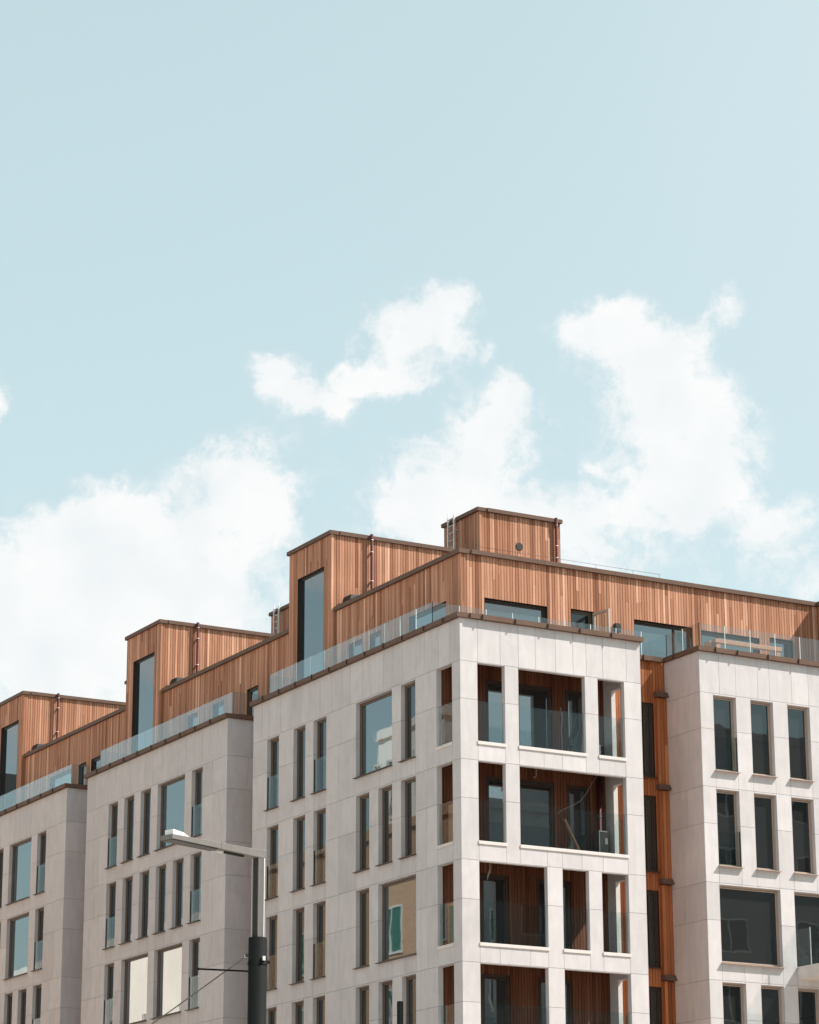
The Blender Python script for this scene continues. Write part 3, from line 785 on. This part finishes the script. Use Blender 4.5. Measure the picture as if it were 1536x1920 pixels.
# crates stacked in the right end of the top loggia
z = T(1)-2.62
for lo, hi, m, lab in (((5.30, .62, z), (5.62, .92, z+.30), DARKMETAL, 'dark crate at the bottom of the stack in the right end of the top loggia'),
                       ((5.34, .66, z+.302), (5.58, .88, z+.62), STEEL, 'light grey crate in the middle of the stack in the top loggia'),
                       ((5.32, .64, z+.622), (5.60, .90, z+.92), DARKMETAL, 'dark crate on top of the stack in the right end of the top loggia')):
    mb = MB(); x0, y0, z0 = lo; x1, y1, z1 = hi; t = .015
    mb.box(lo, (x1, y1, z0+t), m); mb.box((x0, y0, z0+t), (x1, y0+t, z1), m); mb.box((x0, y1-t, z0+t), (x1, y1, z1), m)
    mb.box((x0, y0+t, z0+t), (x0+t, y1-t, z1), m); mb.box((x1-t, y0+t, z0+t), (x1, y1-t, z1), m); mb.box((x0-.008, y0-.008, z1-.04), (x1+.008, y0-.0005, z1-.01), m); mb.box((x0-.008, y0-.008, z0+.08), (x1+.008, y0-.0005, z0+.10), m)
    thing(mb, 'crate', lab, 'crate', 'crates stacked in the top loggia')
# boards leaning behind the side opening of the top loggia
for i, (m, lab) in enumerate(((REDPAINT, 'red board leaning behind the side opening of the top loggia'), (WHITEPAINT, 'low white board next to the red board in the top loggia'), (DARKMETAL, 'dark board between two white boards in the top loggia'), (WHITEPAINT, 'white board furthest inside behind the side opening of the top loggia'))):
    mb = MB(); x = .45+i*.09; h = .42+.12*i; q = .02*i
    mb.hexa([(x, .5, z), (x+.05, .5, z), (x+.05, 1.4, z), (x, 1.4, z), (x, .55, z+h), (x+.05, .55, z+h), (x+.05, 1.38, z+h-.12+q), (x, 1.38, z+h-.12+q)], m)
    thing(mb, 'board', lab, 'board', 'boards kept in the top loggia')
# brick-brown sheet standing behind the side opening one floor down
mb = MB(); z = T(2)-2.62
mb.box((.42, .42, z), (.47, 1.5, z+1.45), BENCHWOOD)
thing(mb, 'chipboard_sheet', 'brown chipboard sheet standing behind the side opening of the second loggia', 'board')
# tilted wood casement in the third row's side opening
e0 = (.4, 1.0, T(3)-2.62)
u = tag(empty('wooden_casement', e0), 'loose wooden window casement with green glass leaning in the third row side opening', 'casement')
z = T(3)-2.48
lpart('frame', u, e0, [((.36, .42, z), (.42, .52, z+1.33), BENCHWOOD), ((.36, 1.40, z), (.42, 1.50, z+1.33), BENCHWOOD), ((.36, .52, z+1.23), (.42, 1.40, z+1.33), BENCHWOOD), ((.36, .52, z), (.42, 1.40, z+.14), BENCHWOOD)])
lpart('pane', u, e0, [((.385, .52, z+.14), (.395, 1.40, z+1.23), GREENSHUT)], 0)

# ------------------------------------------------------------------ street lamp
base = Vector((-25.92, -38.27, 0))
lamp = tag(empty('street_lamp', base), 'street lamp with thick black pole and flat grey arm in front of the facade', 'street lamp')
mb = MB()
mb.tube([base, base+Vector((0, 0, 7.79))], .131, POLE, 32); mb.tube([base+Vector((0, 0, 7.79)), base+Vector((0, 0, 7.80))], .126, POLE, 32)
pole = mb.build('pole', lamp, base=base)
mb = MB(); mb.tube([base+Vector((0, 0, 7.42)), base+Vector((0, 0, 7.47))], .139, POLE, 32)
rv = Vector((math.cos(R(29.5)), -math.sin(R(29.5)), 0)); fv = Vector((math.sin(R(29.5)), math.cos(R(29.5)), 0))
p = base+rv*.09-fv*.11+Vector((0, 0, 7.50)); mb.box(p-Vector((.02, .02, .03)), p+Vector((.02, .02, .03)), STEEL)
p = base+rv*.15+Vector((0, 0, 7.46)); mb.box(p-Vector((.03, .02, .02)), p+Vector((.02, .02, .02)), POLE)
mb.build('clamp_band', pole, base=base)
ax = Vector((-.957, -.29, 0)); sd = Vector((.29, -.957, 0))
def obox(mb, o, du, dv, z0, z1, mat, taper=None):
    (u0, u1), (v0, v1) = du, dv
    c = [o+ax*u+sd*v for u, v in ((u0, v0), (u1, v0), (u1, v1), (u0, v1))]
    lo = [Vector((q.x, q.y, z0)) for q in c]
    tz = taper or (z1, z1)
    hi = [Vector((q.x, q.y, tz[0] if i in (0, 3) else tz[1])) for i, q in enumerate(c)]
    mb.hexa(lo+hi, mat)
# box upright with a dark groove on its shaded side
mb = MB(); o = Vector((base.x, base.y, 0))
obox(mb, o, (-.055, .05), (-.065, .065), 7.80, 8.92, LAMPGREY_D); obox(mb, o, (-.055, -.045), (.0655, .068), 7.80, 8.92, LAMPWHITE)
obox(mb, o, (.05, .058), (-.065, -.048), 7.80, 8.92, LAMPGREY); obox(mb, o, (.05, .058), (.048, .065), 7.80, 8.92, LAMPGREY); obox(mb, o, (.0505, .053), (-.047, .047), 7.80, 8.92, BLACK)
mb.build('upright', lamp, base=base)
def beam(mb, u0, u1, v0, v1, zb0, zb1, zt0, zt1, mat):
    P = lambda u, v, z: (o.x+ax.x*u+sd.x*v, o.y+ax.y*u+sd.y*v, z)
    mb.hexa([P(u0, -v0, zb0), P(u1, -v1, zb1), P(u1, v1, zb1), P(u0, v0, zb0), P(u0, -v0, zt0), P(u1, -v1, zt1), P(u1, v1, zt1), P(u0, v0, zt0)], mat)
L = 1.74
mb = MB(); beam(mb, -.075, .80, .068, .095, 8.915, 8.942, 9.03, 9.03, LAMPGREY); arm = mb.build('arm', lamp, base=base, bevel=.005)
mb = MB(); beam(mb, .803, L, .096, .122, 8.944, 8.968, 9.031, 9.032, LAMPGREY); head = mb.build('lamp_head', lamp, base=base, bevel=.005)
mb = MB(); beam(mb, .86, L-.02, .085, .112, 8.925, 8.955, 8.943, 8.966, LENS); mb.build('lens', head, base=base)
mb = MB(); beam(mb, .70, .80, .03, .03, 8.905, 8.915, 8.937, 8.94, STEEL); beam(mb, .30, .68, .02, .02, 8.90, 8.91, 8.925, 8.937, BLACK); mb.build('hinge', arm, base=base)
mb = MB(); obox(mb, o, (L-.24, L-.05), (-.085, .085), 9.033, 9.10, LAMPWHITE, taper=(9.085, 9.11)); obox(mb, o, (L-.35, L-.24), (-.085, .085), 9.033, 9.036, LAMPWHITE, taper=(9.037, 9.085)); mb.build('sensor_cap', head, base=base)
mb = MB(); d = (-rv*.98-fv*.15).normalized(); p0 = base+Vector((0, 0, 7.333)); mb.tube([p0+d*.12, p0+d*.82+Vector((0, 0, .02))], .013, POLE, 10); mb.tube([p0+d*.81+Vector((0, 0, .02)), p0+d*.84+Vector((0, 0, .02))], .018, POLE, 10); mb.build('side_rod', lamp, base=base)
# span wire from the pole to the far facade
mb = MB()
a = base+Vector((-.11, .06, 7.57)); b = Vector((0, 32.55, 12.75))
pts = [a.lerp(b, t)-Vector((0, 0, .25*math.sin(math.pi*t))) for t in [i/24 for i in range(25)]]
mb.tube(pts, .011, CABLE, 8)
for q in range(3):
    p = a.lerp(b, .0022+.0017*q); p2 = a.lerp(b, .0034+.0017*q); mb.tube([p, p2], .024, STEEL if q == 1 else CABLE, 10)
thing(mb, 'span_wire', 'thin black wire running from the lamp pole down to the left facade', 'wire')
mb = MB()
a = base+Vector((.12, .02, 5.0)); b = Vector((14.69, -.01, 13.12))
pts = [a.lerp(b, t)-Vector((0, 0, .6*math.sin(math.pi*t))) for t in [i/24 for i in range(25)]]
mb.tube(pts, .018, CABLE, 8)
thing(mb, 'overhead_cable', 'black overhead cable rising across the lower right windows', 'cable')
# slim square mast in front of the main facade
e0 = Vector((-23.86, -38.66, 0))
mast = tag(empty('signal_mast', e0), 'slim dark square mast top in front of the lower middle windows', 'mast')
mb = MB(); mb.box(e0+Vector((-.035, -.035, 0)), e0+Vector((.035, .035, 6.995)), POLE); mb.build('shaft', mast, base=e0, bevel=.006)
mb = MB(); mb.box(e0+Vector((.036, -.034, 4.0)), e0+Vector((.046, .034, 6.98)), LAMPGREY); mb.box(e0+Vector((-.034, -.046, 4.0)), e0+Vector((-.012, -.036, 6.98)), POLE); mb.build('edge_strip', mast, base=e0)

# ------------------------------------------------------------------ ground and the buildings across the streets
mb = MB(); mb.face([(-1500, -1500, 0), (1500, -1500, 0), (1500, 1500, 0), (-1500, 1500, 0)], PAVING)
tag(mb.build('ground'), 'warm paved ground around the building', 'ground', kind='structure')
mb = MB(); mb.face([(-17, -300, .004), (-8, -300, .004), (-8, 300, .004), (-17, 300, .004)], ASPHALT)
tag(mb.build('street'), 'asphalt street along the left facade', 'street', kind='structure')

def block(name, label, loc, size, mat, face, win, wm, parapet=.5, ws=None):
    e = tag(empty(name, loc), label, 'building')
    sx, sy, h = size
    mb = MB(); mb.box((0, 0, 0), (sx, sy, h), mat); mb.box((-.15, -.15, h), (sx+.15, sy+.15, h+parapet), mat); mb.build('wall', e)
    pitch_u, pitch_z, w, hh = win
    L = sy if face == '+x' else sx
    n = int(L/pitch_u)-0
    frm = pan = None
    for i in range(n):
        for j in range(int((h-1.5)/pitch_z)):
            u = (i+.5)*L/n-w/2; z = 1.2+j*pitch_z
            if face == '+x': org = (sx+.005, u+w, z); rz = math.pi/2
            else: org = (u+w, sy+.005, z); rz = math.pi
            if frm is None:
                m1 = MB(); m1.box((0, -.06, 0), (w, -.001, .1), wm[0]); m1.box((0, -.06, hh-.1), (w, -.001, hh), wm[0]); m1.box((0, -.06, .1), (.1, -.001, hh-.1), wm[0]); m1.box((w-.1, -.06, .1), (w, -.001, hh-.1), wm[0]); m1.box((w/2-.05, -.06, .1), (w/2+.05, -.001, hh-.1), wm[0])
                o = m1.build('window', e); frm = o.data
                m2 = MB(); m2.face([(.1, -.02, .1), (w-.1, -.02, .1), (w-.1, -.02, hh-.1), (.1, -.02, hh-.1)], wm[1]); q = m2.build('pane', o); pan = q.data
            else:
                o = bpy.data.objects.new('window', frm); col.objects.link(o); o.parent = e
                q = bpy.data.objects.new('pane', pan); col.objects.link(q); q.parent = o
            o.location = org; o.rotation_euler = (0, 0, rz if face == '+x' else math.pi)
    return e
block('brick_house', 'orange brick house with green shutters mirrored in the main facade windows', (-34, 22, 0), (12, 36, 26.5), BRICK, '+x', (4.4, 3.9, 2.2, 2.3), (WHITEPAINT, GREENSHUT))
block('white_tower_house', 'white glazed stair tower mirrored in the top windows beside the corner', (-36, 44.2, 0), (11, 6.9, 32.6), CREAM, '+x', (1.38, 3.4, .72, 3.0), (WHITEPAINT, PANE))
block('rendered_house', 'cream rendered house mirrored in the lower left windows', (-36, 60, 0), (14, 34, 25.0), CREAM, '+x', (3.9, 3.5, 1.2, 2.2), (WHITEPAINT, GREYREND))
block('office_house', 'grey rendered office block mirrored in the right wing windows', (4, -62, 0), (37, 14, 29.8), GREYREND, '+y', (5.0, 3.6, 2.4, 1.8), (WHITEPAINT, PANE))

block('corner_house', 'taller grey corner block mirrored in the right wing windows', (42, -63, 0), (52, 15, 34.3), GREYREND, '+y', (5.6, 3.6, 2.6, 1.9), (WHITEPAINT, PANE))
# ------------------------------------------------------------------ sun, sky, camera
S = Vector((.775, -.47, 1.0)).normalized()
sl = bpy.data.lights.new('sun', 'SUN'); sl.energy = SUN_E = 5.0; sl.angle = R(.53); sl.color = (1, .935, .86)
so = bpy.data.objects.new('sun', sl); col.objects.link(so)
so.rotation_euler = (-S).to_track_quat('-Z', 'Y').to_euler(); so.location = (40, -40, 90)

world = bpy.data.worlds.new('World'); scene.world = world; world.use_nodes = True
nt = world.node_tree; nt.nodes.clear(); L = nt.links
out = N(nt, 'ShaderNodeOutputWorld'); bg = N(nt, 'ShaderNodeBackground'); bg.inputs['Strength'].default_value = .15
L.new(bg.outputs[0], out.inputs[0])
sky = N(nt, 'ShaderNodeTexSky'); sky.sky_type = 'NISHITA'; sky.sun_disc = False
sky.sun_elevation = math.asin(S.z); sky.sun_rotation = math.atan2(S.x, S.y)
sky.air_density = 1.0; sky.dust_density = 1.2; sky.ozone_density = 1.0
SKY_SAT, SKY_VAL = .55, 1.0
hs = N(nt, 'ShaderNodeHueSaturation'); hs.inputs['Saturation'].default_value = SKY_SAT; hs.inputs['Value'].default_value = SKY_VAL
L.new(sky.outputs[0], hs.inputs['Color'])
tint = N(nt, 'ShaderNodeVectorMath', operation='MULTIPLY'); L.new(hs.outputs[0], tint.inputs[0]); tint.inputs[1].default_value = (.90, .99, .87)
# clouds: soft masses at their own bearings and heights in the sky (degrees)
CLOUDS = [(21.51, 15.13, 1.86, 1.11, 1.1), (22.96, 16.13, 0.83, 0.66, 1.1), (24.36, 15.31, 2.1, 1.28, 1.1), (25.88, 16.89, 1.06, 0.91, 1.0), (26.54, 16.95, 0.67, 0.96, 0.75), (25.42, 17.58, 0.67, 0.37, 0.6), (22.55, 13.47, 3.27, 1.38, 1.2), (25.25, 14.8, 0.83, 0.85, 0.9), (23.67, 16.15, 0.77, 0.64, 0.6), (30.49, 20.78, 0.48, 0.43, 1.0), (29.57, 20.49, 0.85, 0.4, 0.95), (30.14, 19.95, 0.85, 0.40, 0.85), (29.0, 19.64, 0.85, 0.5, 0.85), (27.76, 18.72, 0.62, 0.41, 0.75), (26.68, 19.41, 0.54, 0.43, 1.0), (27.2, 19.04, 0.72, 0.45, 0.95), (29.57, 19.29, 0.8, 0.3, 0.75), (31.22, 19.89, 0.2, 0.21, 0.5), (31.77, 19.03, 0.47, 0.51, 1.0), (31.26, 18.23, 0.85, 0.66, 1.2), (30.46, 17.39, 1.01, 0.64, 1.0), (29.56, 16.54, 1.06, 0.64, 0.9), (31.12, 16.63, 1.45, 0.59, 1.0), (32.35, 16.35, 1.33, 0.48, 0.8), (32.49, 18.32, 0.22, 0.15, 0.4), (29.9, 18.03, 0.34, 0.24, 0.45), (33.44, 20.27, 0.82, 0.45, 1.05), (34.33, 19.88, 1.01, 0.66, 1.1), (33.9, 20.63, 0.51, 0.27, 0.7), (34.87, 18.9, 1.12, 0.8, 1.1), (35.63, 18.24, 1.0, 0.9, 1.15), (35.98, 17.27, 0.88, 0.8, 1.1), (34.93, 17.3, 0.83, 0.75, 0.95), (36.16, 20.45, 0.47, 0.36, 0.7), (35.58, 19.94, 0.45, 0.42, 0.45), (33.79, 16.48, 1.0, 0.53, 0.6), (35.79, 16.53, 0.77, 0.43, 0.75), (33.49, 17.55, 0.25, 0.15, 0.45), (37.65, 16.25, 0.82, 0.48, 0.65), (36.76, 15.96, 0.55, 0.37, 0.5), (20.87, 18.77, 0.24, 0.63, 0.9), (21.87, 18.81, 0.16, 0.14, 0.4), (37.98, 14.86, 0.43, 0.32, 0.5), (33.0, 15.64, 1.22, 0.43, 0.6),
          (28.4, 19.35, .6, .42, .8), (31.5, 15.4, 5.0, 1.2, .26), (37.2, 15.4, 2.0, 1.0, .30), (33.3, 17.2, 1.6, 1.1, .22), (28.6, 17.6, 1.2, .6, .2), (-27.6, 15.75, 1.2, .75, 1.2), (-28.4, 14.1, .9, .25, .5), (-24.2, 13.75, 1.0, .6, 1.1), (-21.4, 12.3, 1.1, .65, 1.2), (-27.0, 12.3, .9, .3, .6), (-22.5, 10.4, 1.2, .4, .8), (-12, 21, 6, 2.5, .7), (-40, 15, 6, 2.2, .8), (-50, 30, 12, 6, .9), (150, 16, 10, 3, .8), (165, 24, 8, 4, .8), (200, 30, 30, 10, .8), (80, 35, 20, 10, .8)]
def M(op, a=None, b=None, c=None):
    n = N(nt, 'ShaderNodeMath', operation=op)
    for i, v in enumerate((a, b, c)):
        if v is None: continue
        if isinstance(v, (int, float)): n.inputs[i].default_value = v
        else: L.new(v, n.inputs[i])
    return n.outputs[0]
tc = N(nt, 'ShaderNodeTexCoord'); sp = N(nt, 'ShaderNodeSeparateXYZ'); L.new(tc.outputs['Generated'], sp.inputs[0])
az = M('MULTIPLY', M('ARCTAN2', sp.outputs[0], sp.outputs[1]), 57.29578)
el = M('MULTIPLY', M('ARCSINE', sp.outputs[2]), 57.29578)
cv = N(nt, 'ShaderNodeCombineXYZ'); L.new(az, cv.inputs[0]); L.new(el, cv.inputs[1])
nw = N(nt, 'ShaderNodeTexNoise'); nw.inputs['Scale'].default_value = .9; nw.inputs['Detail'].default_value = 7; nw.inputs['Roughness'].default_value = .6
L.new(cv.outputs[0], nw.inputs['Vector'])
sub = N(nt, 'ShaderNodeVectorMath', operation='SUBTRACT'); L.new(nw.outputs['Color'], sub.inputs[0]); sub.inputs[1].default_value = (.5, .5, .5)
scl = N(nt, 'ShaderNodeVectorMath', operation='SCALE'); L.new(sub.outputs[0], scl.inputs[0]); scl.inputs['Scale'].default_value = 1.5
wp = N(nt, 'ShaderNodeVectorMath', operation='ADD'); L.new(cv.outputs[0], wp.inputs[0]); L.new(scl.outputs[0], wp.inputs[1])
flat = N(nt, 'ShaderNodeVectorMath', operation='MULTIPLY'); L.new(wp.outputs[0], flat.inputs[0]); flat.inputs[1].default_value = (1, 1, 0)
acc = None
for a0, e0, ra, re, wgt in CLOUDS:
    s1 = N(nt, 'ShaderNodeVectorMath', operation='SUBTRACT'); L.new(flat.outputs[0], s1.inputs[0]); s1.inputs[1].default_value = (a0, e0, 0)
    s2 = N(nt, 'ShaderNodeVectorMath', operation='MULTIPLY'); L.new(s1.outputs[0], s2.inputs[0]); s2.inputs[1].default_value = (1/ra, 1/re, 0)
    s3 = N(nt, 'ShaderNodeVectorMath', operation='DOT_PRODUCT'); L.new(s2.outputs[0], s3.inputs[0]); L.new(s2.outputs[0], s3.inputs[1])
    e = M('MULTIPLY', M('POWER', .3679, s3.outputs['Value']), wgt)
    acc = e if acc is None else M('ADD', acc, e)
nd = N(nt, 'ShaderNodeTexNoise'); nd.inputs['Scale'].default_value = .85; nd.inputs['Detail'].default_value = 10; nd.inputs['Roughness'].default_value = .62; nd.inputs['Distortion'].default_value = .5
L.new(cv.outputs[0], nd.inputs['Vector'])
nf = N(nt, 'ShaderNodeTexNoise'); nf.inputs['Scale'].default_value = 3.2; nf.inputs['Detail'].default_value = 8; nf.inputs['Roughness'].default_value = .65
L.new(wp.outputs[0], nf.inputs['Vector'])
tex = M('ADD', M('MULTIPLY', M('SUBTRACT', nd.outputs[0], .5), 2.3), M('MULTIPLY', M('SUBTRACT', nf.outputs[0], .5), 1.1))
body = M('MINIMUM', acc, 1.35)
dens = M('ADD', body, M('MULTIPLY', tex, M('MINIMUM', M('MULTIPLY', acc, 2.2), 1.0)))
mr = N(nt, 'ShaderNodeMapRange'); mr.interpolation_type = 'SMOOTHSTEP'; mr.inputs[1].default_value = .12; mr.inputs[2].default_value = 1.08
L.new(dens, mr.inputs[0])
# cloud body: bright white, faintly grey where thick
CLOUD_V = 4.35
nsh = N(nt, 'ShaderNodeTexNoise'); nsh.inputs['Scale'].default_value = .55; nsh.inputs['Detail'].default_value = 5; L.new(cv.outputs[0], nsh.inputs['Vector'])
cr = ramp(nt, [(.32, (.90*CLOUD_V, .935*CLOUD_V, .95*CLOUD_V)), (.6, (CLOUD_V, CLOUD_V, CLOUD_V))]); L.new(nsh.outputs[0], cr.inputs[0])
mxc = N(nt, 'ShaderNodeMix', data_type='RGBA'); L.new(M('MULTIPLY', mr.outputs[0], .95), mxc.inputs[0])
hz = N(nt, 'ShaderNodeMix', data_type='RGBA'); hzf = N(nt, 'ShaderNodeMapRange'); hzf.interpolation_type = 'SMOOTHSTEP'; hzf.inputs[1].default_value = 24; hzf.inputs[2].default_value = 70; hzf.inputs[3].default_value = .62; hzf.inputs[4].default_value = .05; L.new(el, hzf.inputs[0]); hza = N(nt, 'ShaderNodeMapRange'); hza.interpolation_type = 'SMOOTHSTEP'; hza.inputs[1].default_value = -16; hza.inputs[2].default_value = 12; hza.inputs[3].default_value = .25; hza.inputs[4].default_value = 1; L.new(az, hza.inputs[0]); L.new(M('MULTIPLY', hzf.outputs[0], hza.outputs[0]), hz.inputs[0]); hz.inputs[7].default_value = (2.66, 3.40, 3.60, 1)
L.new(tint.outputs[0], hz.inputs[6])
# thin high veil towards the sun side
v1 = M('POWER', .3679, M('ADD', M('POWER', M('MULTIPLY', M('SUBTRACT', az, 44), 1/9), 2), M('POWER', M('MULTIPLY', M('SUBTRACT', el, 25), 1/9), 2)))
vl = N(nt, 'ShaderNodeMix', data_type='RGBA'); L.new(M('MULTIPLY', v1, .55), vl.inputs[0]); L.new(hz.outputs[2], vl.inputs[6]); vl.inputs[7].default_value = (3.25, 3.78, 3.92, 1)
L.new(vl.outputs[2], mxc.inputs[6]); L.new(cr.outputs[0], mxc.inputs[7]); L.new(mxc.outputs[2], bg.inputs['Color'])

cd = bpy.data.cameras.new('camera'); cam = bpy.data.objects.new('camera', cd); col.objects.link(cam); scene.camera = cam
cam.location = (-43.7517, -74.0791, 2.0662)
cd.sensor_fit = 'HORIZONTAL'; cd.sensor_width = 36; cd.lens = 5354.59/1536*36; cd.clip_start = .1; cd.clip_end = 5000
pitch, yaw, roll = 0.29045916, 0.51554492, -0.0032628
fwv = Vector((math.sin(yaw)*math.cos(pitch), math.cos(yaw)*math.cos(pitch), math.sin(pitch)))
rtv = Vector((math.cos(yaw), -math.sin(yaw), 0)); upv = rtv.cross(fwv)
r2 = rtv*math.cos(roll)+upv*math.sin(roll); u2 = upv*math.cos(roll)-rtv*math.sin(roll)
cam.rotation_euler = Matrix((r2, u2, -fwv)).transposed().to_euler()

scene.render.engine = 'CYCLES'
scene.cycles.max_bounces = 10; scene.cycles.diffuse_bounces = 5; scene.cycles.glossy_bounces = 5; scene.cycles.transparent_max_bounces = 24
scene.render.resolution_x = 819; scene.render.resolution_y = 1024
scene.view_settings.view_transform = 'Standard'; scene.view_settings.look = 'None'; scene.view_settings.gamma = 1; scene.view_settings.use_curve_mapping = False
scene.view_settings.exposure = 0.6
